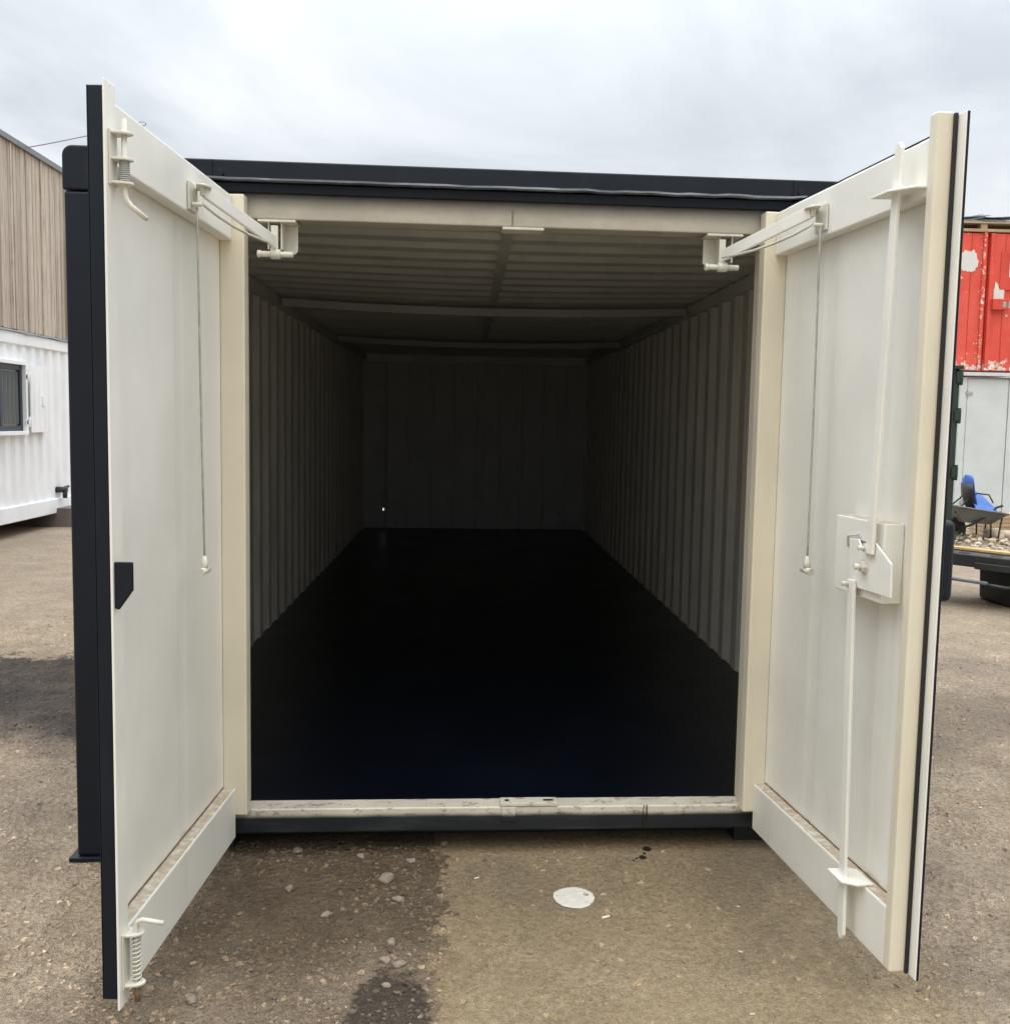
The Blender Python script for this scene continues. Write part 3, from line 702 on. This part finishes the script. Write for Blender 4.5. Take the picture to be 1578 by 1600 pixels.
rows = [[(WX+.0, Y0+(Y1-Y0)*i/n, 2.672+.012*noise.noise((i*.3, 2, 9))), (WX+.02, Y0+(Y1-Y0)*i/n, 2.668+.014*noise.noise((i*.3, 7, 9))), (WX+.0, Y0+(Y1-Y0)*i/n, 2.695+.012*noise.noise((i*.3, 2, 9)))] for i in range(n+1)]
for A, B in zip(rows, rows[1:]):
    for k in range(3): b.face([A[k], B[k], B[(k+1) % 3], A[(k+1) % 3]])
bmesh.ops.remove_doubles(b.bm, verts=b.bm.verts, dist=1e-5); b.build('sealing_strip', M['grey'], CB)
b = MB(); b.tube([(WX+.06, 11.55, 2.75), (WX+.06, 11.55, 4.95), (WX+.03, 11.55, 5.04)], .035, 10); b.build('downpipe', M['white'], CB)
b = MB(); b.box(-7.0, -5.62, 11.05, 11.55, -.02, .235)
for k in range(12): b.box(-5.618, -5.6, 11.06+k*.04, 11.095+k*.04, -.01, .23)
for k in range(4): b.box(-7.0, -5.6, 11.055+k*.125, 11.17+k*.125, .238, .262)
tag(b.build('decking_step', M['decking'], None, .003), 'low brown decking step at the foot of the white container', 'step')
# overhead wire from the cabin roof to the open door, ending in a loop
def pt(px, py, Y):
    vv = fw + rt2*((px-789)/FPX) + up2*((800-py)/FPX); return Vector((CX, -CD, CH)) + vv*((Y+CD)/vv.y)
A = pt(48, 229.5, 10.5); Bq = Vector(fL((.86, .03, 2.367)))
b = MB(); pts = [A+(Bq-A)*(k/20)+Vector((0, 0, -.003*math.sin(math.pi*k/20))) for k in range(21)]
lp = [Bq+Vector((.010*(1-math.cos(t)), 0.0, .004+.008*math.sin(t)*.6)) for t in [k*math.pi/8 for k in range(0, 14)]]
b.tube(pts, [.0075-.0062*k/20 for k in range(21)], 6); b.tube(lp, .0012, 6)
tag(b.build('overhead_wire', M['grey']), 'thin grey wire rising from the cabin roof, looped at the left door top', 'wire')

# ------------------------------------------------------------------ right: stacked containers
RY = 14.2
WR = thing('site_unit', (9.1, RY, 0), 'pale grey steel site unit with a narrow hinged door, under the red container', 'container')
b = MB(); b.box(7.9, 10.35, RY+.06, RY+6, .05, 2.57); b.build('body', M['pale'], WR, .01)
b = MB(); b.box(7.9, 8.70, RY, RY+.055, .05, 2.55); b.box(9.70, 10.35, RY, RY+.055, .05, 2.55); b.box(8.702, 9.698, RY+.002, RY+.055, .05, .14); b.build('front_panel', M['pale'], WR, .004)
b = MB(); b.box(8.70, 8.83, RY-.015, RY+.05, .14, 2.56); b.box(9.60, 9.70, RY-.015, RY+.05, .14, 2.56); b.build('door_frame', M['pale'], WR, .006)
b = MB(); b.box(8.842, 9.588, RY-.005, RY+.045, .15, 2.53); dr = b.build('door', M['pale'], WR, .005)
for z in (.31, 2.28):
    b = MB(); b.box(8.80, 8.93, RY-.03, RY-.016, z-.025, z+.025); b.tube([(8.836, RY-.03, z-.06), (8.836, RY-.03, z+.06)], .018, 8); b.build('hinge', M['steel'], dr, .003)
b = MB(); b.box(7.88, 10.37, RY-.1, RY+.05, 2.585, 2.645); b.build('drip_ledge', M['pale'], WR, .006)
RC = thing('red_container', (9.1, RY, 2.65), 'red shipping container with peeling paint, stacked on the pale site unit', 'container')
b = MB(); b.box(7.9, 10.35, RY+.12, RY+6, 2.66, 5.12); b.build('body', M['redtrim'], RC, .01)
for x0, x1 in ((7.98, 9.065), (9.125, 10.27)):
    b = MB(); n = 4; w = (x1-x0)/n
    for k in range(n):
        b.box(x0+k*w+.006, x0+(k+1)*w-.006, RY+.04+(.012 if k % 2 else 0), RY+.11, 2.70, 5.10)
    b.box(x0, x1, RY+.07, RY+.115, 2.69, 5.11); d = b.build('door', M['red'], RC, .006)
b = MB(); b.box(9.0, 9.064, RY+.015, RY+.039, 2.69, 5.11); b.box(9.126, 9.2, RY+.01, RY+.039, 2.69, 5.1); b.build('door_edge', M['red'], RC, .008)
for xx in (7.9, 10.28):
    b = MB(); b.box(xx, xx+.07, RY, RY+.118, 2.66, 5.12); b.build('corner_post', M['redtrim'], RC, .008)
b = MB(); b.box(9.18, 9.48, RY-.06, RY+.03, 3.76, 3.95); lb = b.build('lock_box', M['redtrim'], RC, .012)
b = MB(); b.box(9.46, 9.5, RY-.065, RY-.061, 3.79, 3.92); b.box(9.36, 9.42, RY-.066, RY-.061, 3.80, 3.9); b.build('lock_plate', M['steel'], lb)
# bare patch where a round sticker was, with ragged edge
b = MB(); P = []
for k in range(40):
    t = k*2*math.pi/40; r = 1+.28*noise.noise((math.cos(t)*3.5, math.sin(t)*3.5, 3)) ; P.append((8.745+.17*r*math.cos(t), 4.61+.2*r*math.sin(t)))
b.prism(P, 1, RY+.034, RY+.038); b.build('sticker_remains', M['notice'], RC)
b = MB(); b.box(9.23, 9.42, RY+.03, RY+.037, 3.96, 4.14); b.prism([(9.24, 4.14), (9.32, 4.14), (9.3, 4.22), (9.25, 4.26)], 1, RY+.03, RY+.037); b.build('notice', M['notice'], RC)
b = MB(); b.box(9.33, 9.8, RY+.028, RY+.0385, 4.12, 4.78); b.build('patch_plate', M['redtrim'], RC, .003)
b = MB(); b.box(9.49, 9.78, RY+.022, RY+.0275, 4.34, 4.63); b.build('notice', M['notice'], RC)
PL = thing('timber_pallet', (9.1, RY+.5, 5.12), 'flat timber pallet on top of the red container', 'pallet')
b = MB()
for k in range(6): b.box(7.95, 10.3, RY+.02+k*.22, RY+.14+k*.22, 5.125, 5.175)
b.build('bottom_boards', M['pallet'], PL, .004)
for x in (7.95, 8.93, 9.86):
    for y in (.03, .55, 1.1): b = MB(); b.box(x, x+.12, RY+y, RY+y+.12, 5.177, 5.265); b.build('block', M['pallet'], PL, .004)
b = MB()
for k in range(7): b.box(7.93, 10.32, RY+.0+k*.18, RY+.13+k*.18, 5.267, 5.292)
b.build('top_boards', M['pallet'], PL, .003)
b = MB()
for k in range(26):
    x = random.uniform(7.95, 9.9); y = RY+random.uniform(.0, .4); z = 5.30+random.uniform(0, .1); l = random.uniform(.25, .6); tz = random.uniform(-.05, .09)
    b.face([(x, y, z), (x+l, y, z+tz), (x+l, y+.5, z+tz+.02), (x, y+.5, z+.01)]); b.face([(x, y, z-.012), (x+l, y, z+tz-.012), (x+l, y, z+tz), (x, y, z)])
for k in range(4): b.box(7.95, 10.3, RY+.02+.2*k, RY+.05+.2*k, 5.294, 5.325)
b.box(7.97, 10.25, RY+.45, RY+.9, 5.33, 5.40)
tag(b.build('roof_sheets', M['sheetplastic'], None), 'ragged grey plastic sheets lying on the pallet above the red container', 'sheeting')

# ------------------------------------------------------------------ right middle distance
GC = thing('green_cabinet', (4.2, 6.2, 0), 'tall dark green steel cabinet standing behind the right door', 'cabinet')
b = MB(); b.box(3.7, 4.635, 6.0, 6.8, .05, 2.2); b.build('body', M['green'], GC, .01)
b = MB(); b.box(3.74, 4.60, 5.972, 5.998, .12, 2.15); dg = b.build('door', M['green'], GC, .006)
b = MB(); b.box(3.69, 4.65, 5.96, 6.82, 2.2, 2.235); b.build('lid', M['green'], GC, .006)
for z in (2.12, 1.75, 1.2, .6):
    b = MB(); b.box(4.58, 4.645, 5.955, 5.971, z-.05, z+.05); b.tube([(4.63, 5.965, z-.075), (4.63, 5.965, z+.075)], .016, 8); b.build('hinge', M['green'], dg, .003)
b = MB(); b.box(3.72, 4.55, 6.02, 6.78, -.02, .048); b.build('plinth', M['rubber'], GC)

def crate_base():
    T = thing('plastic_tub', (4.95, 5.5, 0), 'black plastic tub standing on the yard under the moulded tray', 'tub')
    b = MB()
    a, c = (4.60, 5.30, 5.22, 5.82), (.025, .05)
    lo = [(4.85, 5.21), (5.53, 5.21), (5.53, 5.81), (4.85, 5.81)]; hi = [(4.84, 5.20), (5.54, 5.20), (5.54, 5.82), (4.84, 5.82)]
    L0 = [b.v((x, y, .005)) for x, y in lo]; H0 = [b.v((x, y, .33)) for x, y in hi]
    b.bm.faces.new(L0)
    for k in range(4): b.bm.faces.new((L0[k], L0[(k+1) % 4], H0[(k+1) % 4], H0[k]))
    b.bm.faces.new(H0)
    b.build('body', M['blackplastic'], T, .012, 2)
    b = MB(); b.box(4.82, 5.56, 5.18, 5.84, .332, .352); b.build('rim', M['blackplastic'], T, .008)
    b = MB()
    for k in range(7): b.box(4.93+k*.085, 4.955+k*.085, 5.19, 5.212, .05, .30)
    b.build('rib', M['blackplastic'], T, .004)
    return T
crate_base()
TR = thing('moulded_tray', (4.9, 5.3, .36), 'black moulded plastic tray tilted on the tub, holding a yellow plank', 'tray')
def trf(p):  # sloping, edge turned towards the camera
    a = R(-36); x, y, z = p; X = x*math.cos(a)-y*math.sin(a); Y = x*math.sin(a)+y*math.cos(a)
    return (4.36+X, 5.80+Y, .40+z - .05*X)
b = MB(trf); b.box(0, 1.15, -.38, .2, .0, .07); b.build('deck', M['blackplastic'], TR, .02, 3)
b = MB(trf); b.box(.0, 1.15, -.40, -.372, -.02, .095); b.box(.0, 1.15, .19, .215, -.02, .1); b.box(-.03, .02, -.39, .2, -.02, .1); b.build('rim', M['blackplastic'], TR, .012)
b = MB(trf)
for k in range(4): b.prism([(.12+k*.26, -.36), (.3+k*.26, -.36), (.27+k*.26, -.2), (.15+k*.26, -.2)], 2, .072, .10)
b.build('moulding', M['blackplastic'], TR, .012, 3)
b = MB(trf); b.box(.44, .78, -.435, -.403, -.03, .03); b.build('clip', M['blackplastic'], TR, .006)
b = MB(trf); b.box(.02, 1.3, -.1, .03, .102, .125)
tag(b.build('plank', M['plank'], None, .003), 'yellow timber plank lying on the black moulded tray', 'plank')
b = MB(); b.tube([(4.15, 5.1, .30), (4.48, 4.98, .265)], .016, 10); b.tube([(4.48, 4.98, .255), (4.62, 4.93, .235), (4.9, 5.15, .22)], .013, 8, 1)
b.tube([(4.2, 5.15, .36), (4.15, 5.1, .30)], .013, 8, 1)
b.build('handle', [M['greytube'], M['blackplastic']], TR)

# wheelbarrow
WB = thing('wheelbarrow', (7.35, 10.8, 0), 'old grey wheelbarrow on the rubble holding a blue chair', 'wheelbarrow')
b = MB()
top = [(6.93, 10.55, .52), (7.72, 10.55, .41), (7.72, 11.1, .41), (6.93, 11.1, .52)]; bot = [(7.10, 10.66, .28), (7.52, 10.66, .25), (7.52, 10.99, .25), (7.10, 10.99, .28)]
Tv = [b.v(p) for p in top]; Bv = [b.v(p) for p in bot]
b.bm.faces.new(Bv)
for k in range(4): b.bm.faces.new((Tv[k], Tv[(k+1) % 4], Bv[(k+1) % 4], Bv[k]))
b.tube(top+[top[0]], .014, 8)
tray = b.build('tray', M['oldsteel'], WB); sol = tray.modifiers.new('thick', 'SOLIDIFY'); sol.thickness = .008
for y in (10.62, 11.03):
    b = MB(); b.tube([(7.07, y+(10.825-y)*.7, .17), (7.2, y, .24), (7.5, y, .42), (7.56, y, .50), (7.66, y, .53)], .017, 8); b.build('handle', M['rubber'], WB)
    b = MB(); b.tube([(7.5, y, .27), (7.51, y, .02), (7.58, y, .0), (7.62, y, .06), (7.66, y, .36)], .013, 8); b.build('leg', M['rubber'], WB)
b = MB(); b.tube([(7.07, 10.78, .17), (7.07, 10.87, .17)], .16, 20); b.build('wheel', M['rubber'], WB, .02)
CHR = thing('blue_chair', (7.35, 10.8, .42), 'blue plastic chair lying tilted in the wheelbarrow', 'chair')
def shell(rows, name):
    b = MB(); b.sheet((len(rows), len(rows[0])), lambda i, j: rows[i][j], smooth=True)
    o = b.build(name, M['blue'], CHR, recalc=False); s = o.modifiers.new('thick', 'SOLIDIFY'); s.thickness = .012
    s = o.modifiers.new('sub', 'SUBSURF'); s.levels = 2; s.render_levels = 2
hs = [.44, .55, .7, .84, .93, .97]; ws = [.17, .2, .21, .2, .16, .08]; bx = [7.29, 7.23, 7.19, 7.175, 7.18, 7.19]
shell([[(bx[i]+.045*(j/2-1)**2*1.2, 10.83+ws[i]*(j/2-1), hs[i]+.0) for j in range(5)] for i in range(6)], 'backrest')
shell([[(7.25+.35*t, 10.56+.36*(j/4)**1.3, .44+(.31-.17*t**3)*(j/4)-.02*t) for j in range(5)] for t in (0, .25, .5, .75, 1)], 'seat')
rows = [[(bx[i]-.016+.045*(j/2-1)**2*1.2, 10.83+ws[i]*.9*(j/2-1), hs[i]-.0) for j in range(5)] for i in range(4)]
b = MB(); b.sheet((4, 5), lambda i, j: rows[i][j], smooth=True); bo = b.build('back_cover', M['blackplastic'], CHR, recalc=False); sq_ = bo.modifiers.new('thick', 'SOLIDIFY'); sq_.thickness = .006
for y in (10.66, 11.0):
    b = MB(); b.tube([(7.25, y+.06, .62), (7.32, y+.06, .70), (7.50, y+.06, .68), (7.57, y+.06, .56)], .011, 8); b.build('armrest', M['rubber'], CHR)
for pp in ([(7.2, 10.72, .62), (6.98, 10.66, .42)], [(7.2, 10.95, .62), (7.0, 10.98, .44)]):
    b = MB(); b.tube(pp, .012, 8); b.build('leg', M['rubber'], CHR)

def rock_mesh(b, c, s, sub, seed, sq=(1, 1, .65)):
    r = bmesh.ops.create_icosphere(b.bm, subdivisions=sub, radius=1)
    ang = seed*2.399; ca, sa = math.cos(ang), math.sin(ang)
    for v in r['verts']:
        d = v.co.normalized(); k = 1+.34*noise.noise(d*1.3+Vector((seed*3.1, seed, 0)))+.12*noise.noise(d*3.1+Vector((seed, 0, 4)))
        x, y, z = d.x*k*sq[0], d.y*k*sq[1], d.z*k*sq[2]
        v.co = Vector((c[0]+s*(x*ca-y*sa), c[1]+s*(x*sa+y*ca), c[2]+s*z))
# rubble bed below the wheelbarrow (far too many stones to count)
b = MB()
for k in range(900):
    x = random.uniform(5.6, 10.2); y = random.uniform(8.6, 12.2); rnd = random.random()
    s = .018+.05*rnd**3; rock_mesh(b, (x, y, .01+.06*max(0, noise.noise((x, y, 1)))+.05*max(0, (y-10)/3)), s, 1, k*.37)
tag(b.build('rubble', M['rubble'], None, recalc=False), kind='stuff')
for i, (x, y, s, lb) in enumerate(((7.72, 10.95, .16, 'big buff rock behind the wheelbarrow leg'), (7.3, 11.3, .19, 'pale boulder behind the wheelbarrow wheel'), (7.95, 11.0, .13, 'rounded buff rock right of the wheelbarrow'))):
    b = MB(); rock_mesh(b, (x, y, s*.4), s, 3, i+3.3); tag(b.build('boulder', M['rubble'], None, smooth=True, recalc=False), lb, 'rock', 'rocks around the wheelbarrow')
b = MB()
for k in range(5): b.box(7.75, 9.0, 11.3, 11.75, .02+k*.065, .08+k*.065)
tag(b.build('timber_stack', M['pallet'], None, .004), 'low stack of tan boards on the rubble right of the wheelbarrow', 'timber')
# weed
b = MB()
for k in range(160):
    t = random.uniform(0, 2*math.pi); r = random.uniform(.0, .16); h = random.uniform(.02, .26)*(1-r*2.5); c = Vector((6.62+r*math.cos(t), 10.0+r*math.sin(t), h))
    d = Vector((random.uniform(-1, 1), random.uniform(-1, 1), random.uniform(-.2, .8))).normalized(); e = d.cross(Vector((.3, .2, 1))).normalized(); l = random.uniform(.03, .06)
    b.face([c, c+d*l*.5+e*l*.25, c+d*l, c+d*l*.5-e*l*.25])
for k in range(7): b.tube([(6.62, 10.0, -.01), (6.62+random.uniform(-.1, .1), 10+random.uniform(-.1, .1), .2)], .004, 5)
tag(b.build('weed_plant', M['leaf'], None, recalc=False), 'small green weed growing beside the rubble near the wheelbarrow', 'plant')

# ------------------------------------------------------------------ loose things on the ground
b = MB()   # loose chippings: stuff
def inside_skip(x, y): return abs(x) < 1.55 and y > .12
cnt = 0
while cnt < 1500:
    if random.random() < .55: x, y = random.uniform(-1.15, -.2), random.uniform(-1.5, .12)
    else: x, y = random.choice((-1, 1))*random.uniform(1.1, 4.2), random.uniform(-1.5, 4.2)
    if inside_skip(x, y): continue
    if noise.noise((x*2.3, y*2.3, 6)) < -.25+.5*random.random()-.25: continue
    s = .0022+.0075*random.random()**4
    rock_mesh(b, (x, y, gz(x, y)+s*.15), s, 1 if s > .006 else 1, cnt*.71, (1.25, .85, .55)); cnt += 1
for k in range(260):
    x, y = random.uniform(-.15, 1.1), random.uniform(-1.4, .1); s = .0014+.003*random.random()**3
    rock_mesh(b, (x, y, gz(x, y)+s*.2), s, 1, k*.53)
tag(b.build('loose_chippings', M['stone'], None, recalc=False), kind='stuff')
import numpy as np
def grit(n_, region, smin, smax, pw, name):
    rg = np.random.default_rng(11); V0 = np.array([(-1, -1, -1), (1, -1, -1), (1, 1, -1), (-1, 1, -1), (-.7, -.7, 1), (.7, -.7, 1), (.7, .7, 1), (-.7, .7, 1)], float)
    F0 = np.array([(0, 3, 2, 1), (4, 5, 6, 7), (0, 1, 5, 4), (1, 2, 6, 5), (2, 3, 7, 6), (3, 0, 4, 7)])
    P = []
    for x0, x1, y0, y1, w in region: 
        k = int(n_*w); P.append(np.stack([rg.uniform(x0, x1, k), rg.uniform(y0, y1, k)], 1))
    P = np.concatenate(P)
    keep = [i for i, (x, y) in enumerate(P) if not (abs(x) < 1.56 and y > .12) and noise.noise((x*2.1, y*2.1, 6)) > -.45+.5*((i*7919) % 97)/97-.1]
    P = P[keep]; k = len(P)
    Z = np.array([gz(x, y) for x, y in P])
    S = smin+(smax-smin)*rg.random(k)**pw
    V = V0[None]*(1+rg.uniform(-.42, .42, (k, 8, 3)))*np.stack([rg.uniform(.8, 1.5, k), rg.uniform(.6, 1.1, k), rg.uniform(.3, .6, k)], 1)[:, None, :]*S[:, None, None]*.5
    a = rg.uniform(0, 6.283, k); t = rg.normal(0, .25, k); ca, sa = np.cos(a)[:, None], np.sin(a)[:, None]
    X, Y, ZZ = V[..., 0], V[..., 1], V[..., 2]
    ct, st = np.cos(t)[:, None], np.sin(t)[:, None]; Y, ZZ = Y*ct-ZZ*st, Y*st+ZZ*ct
    W_ = np.stack([X*ca-Y*sa+P[:, :1], X*sa+Y*ca+P[:, 1:], ZZ+(Z+S*.06)[:, None]], -1).reshape(-1, 3)
    Fc = (F0[None]+np.arange(k)[:, None, None]*8).reshape(-1, 4)
    me = bpy.data.meshes.new(name); me.from_pydata(W_.tolist(), [], Fc.tolist()); me.materials.append(M['grit'])
    o = bpy.data.objects.new(name, me); COL.objects.link(o); tag(o, kind='stuff')
grit(60000, ((-4.2, -1.1, -1.5, 4.5, .4), (1.1, 4.4, -1.5, 4.5, .38), (-1.2, -.19, -1.6, .12, .1), (-.2, 1.1, -1.6, .1, .02)), .003, .019, 5.5, 'grit')
stones = [(-.396, -.196, .024, 'largest rounded pale stone on the dark soil before the sill'), (-.744, .02, .019, 'flat stone lying close under the left end of the sill'),
    (-.343, -.355, .017, 'upright stone chip below the largest pale stone'), (-.57, -.473, .015, 'small angular stone left on the dark soil'),
    (-.347, -.629, .015, 'yellowish rounded stone near the slab edge'), (-.357, -.735, .015, 'smooth oval stone nearest the dark damp stain'),
    (-.315, -.755, .016, 'flat flake of stone beside the slab edge'), (-.723, -.283, .014, 'narrow stone standing on end in the soil at left'),
    (-.505, -.03, .014, 'dark pitted stone in the shade under the sill'), (-.318, -.065, .015, 'tan stone beside the slab corner near the sill'),
    (-.197, .085, .013, 'pale stone at the slab corner under the sill'), (-.877, -.946, .017, 'broken stone on the bare ground by the left door'), (-.345, -.86, .012, 'small round stone at the top of the dark damp stain')]
for i, (x, y, s, lb) in enumerate(stones):
    b = MB(); rock_mesh(b, (x, y, gz(x, y)+s*.35), s, 3, i*1.7+.4, (1.3, .9, .7)); tag(b.build('stone', M['pebble'], None, smooth=True, recalc=False), lb, 'stone', 'loose stones on the soil')
b = MB(); P = []
for k in range(14):
    t = k*2*math.pi/14; P.append((.252+.071*math.cos(t)*(1+.04*math.sin(3*t)), -.352+.077*math.sin(t)*(1+.03*math.cos(5*t))))
zt = max(gz(x, y) for x, y in P)+.0012
b.prism(P, 2, zt, zt+.0012); tag(b.build('paper_disc', M['paper'], None), 'flat round off-white paper disc lying on the ground before the sill', 'paper disc')
CG = thing('cigarette_butt', (.343, -.49, gz(.343, -.49)), 'white cigarette butt lying beside the paper disc', 'cigarette')
b = MB(); z = gz(.343, -.49)+.005; b.tube([(.328, -.497, z), (.356, -.484, z)], .0042, 12); b.build('paper', M['filter'], CG)
b = MB(); b.tube([(.3561, -.484, z), (.362, -.4812, z)], [.004, .003], 12); b.build('ash', M['ash'], CG)
for x, y, l, w, a, lb in ((-.077, -.196, .02, .008, .5, 'white paper scrap between the soil edge and the paper disc'), (.225, -.06, .006, .005, 0, 'tiny white speck of paper behind the paper disc'),
    (.728, -.709, .013, .006, -.5, 'white paper scrap lying before the right door'), (.80, -.42, .011, .004, -.3, 'narrow white scrap under the right door rail'), (.67, -1.037, .015, .005, .1, 'white scrap at the bottom edge nearest the camera')):
    b = MB(); z = gz(x, y)+.002; ca, sa = math.cos(a), math.sin(a)
    Q = [(x+l*.5*i*ca-w*.5*j*sa, y+l*.5*i*sa+w*.5*j*ca) for i, j in ((-1, -1), (1, -.7), (.8, 1), (-.9, .8))]
    b.prism(Q, 2, z, z+.0015); tag(b.build('paper_scrap', M['scrap'], None), lb, 'paper scrap', 'paper scraps on the ground')
SC.render.engine = 'CYCLES'
SC.cycles.max_bounces = 10; SC.cycles.diffuse_bounces = 6
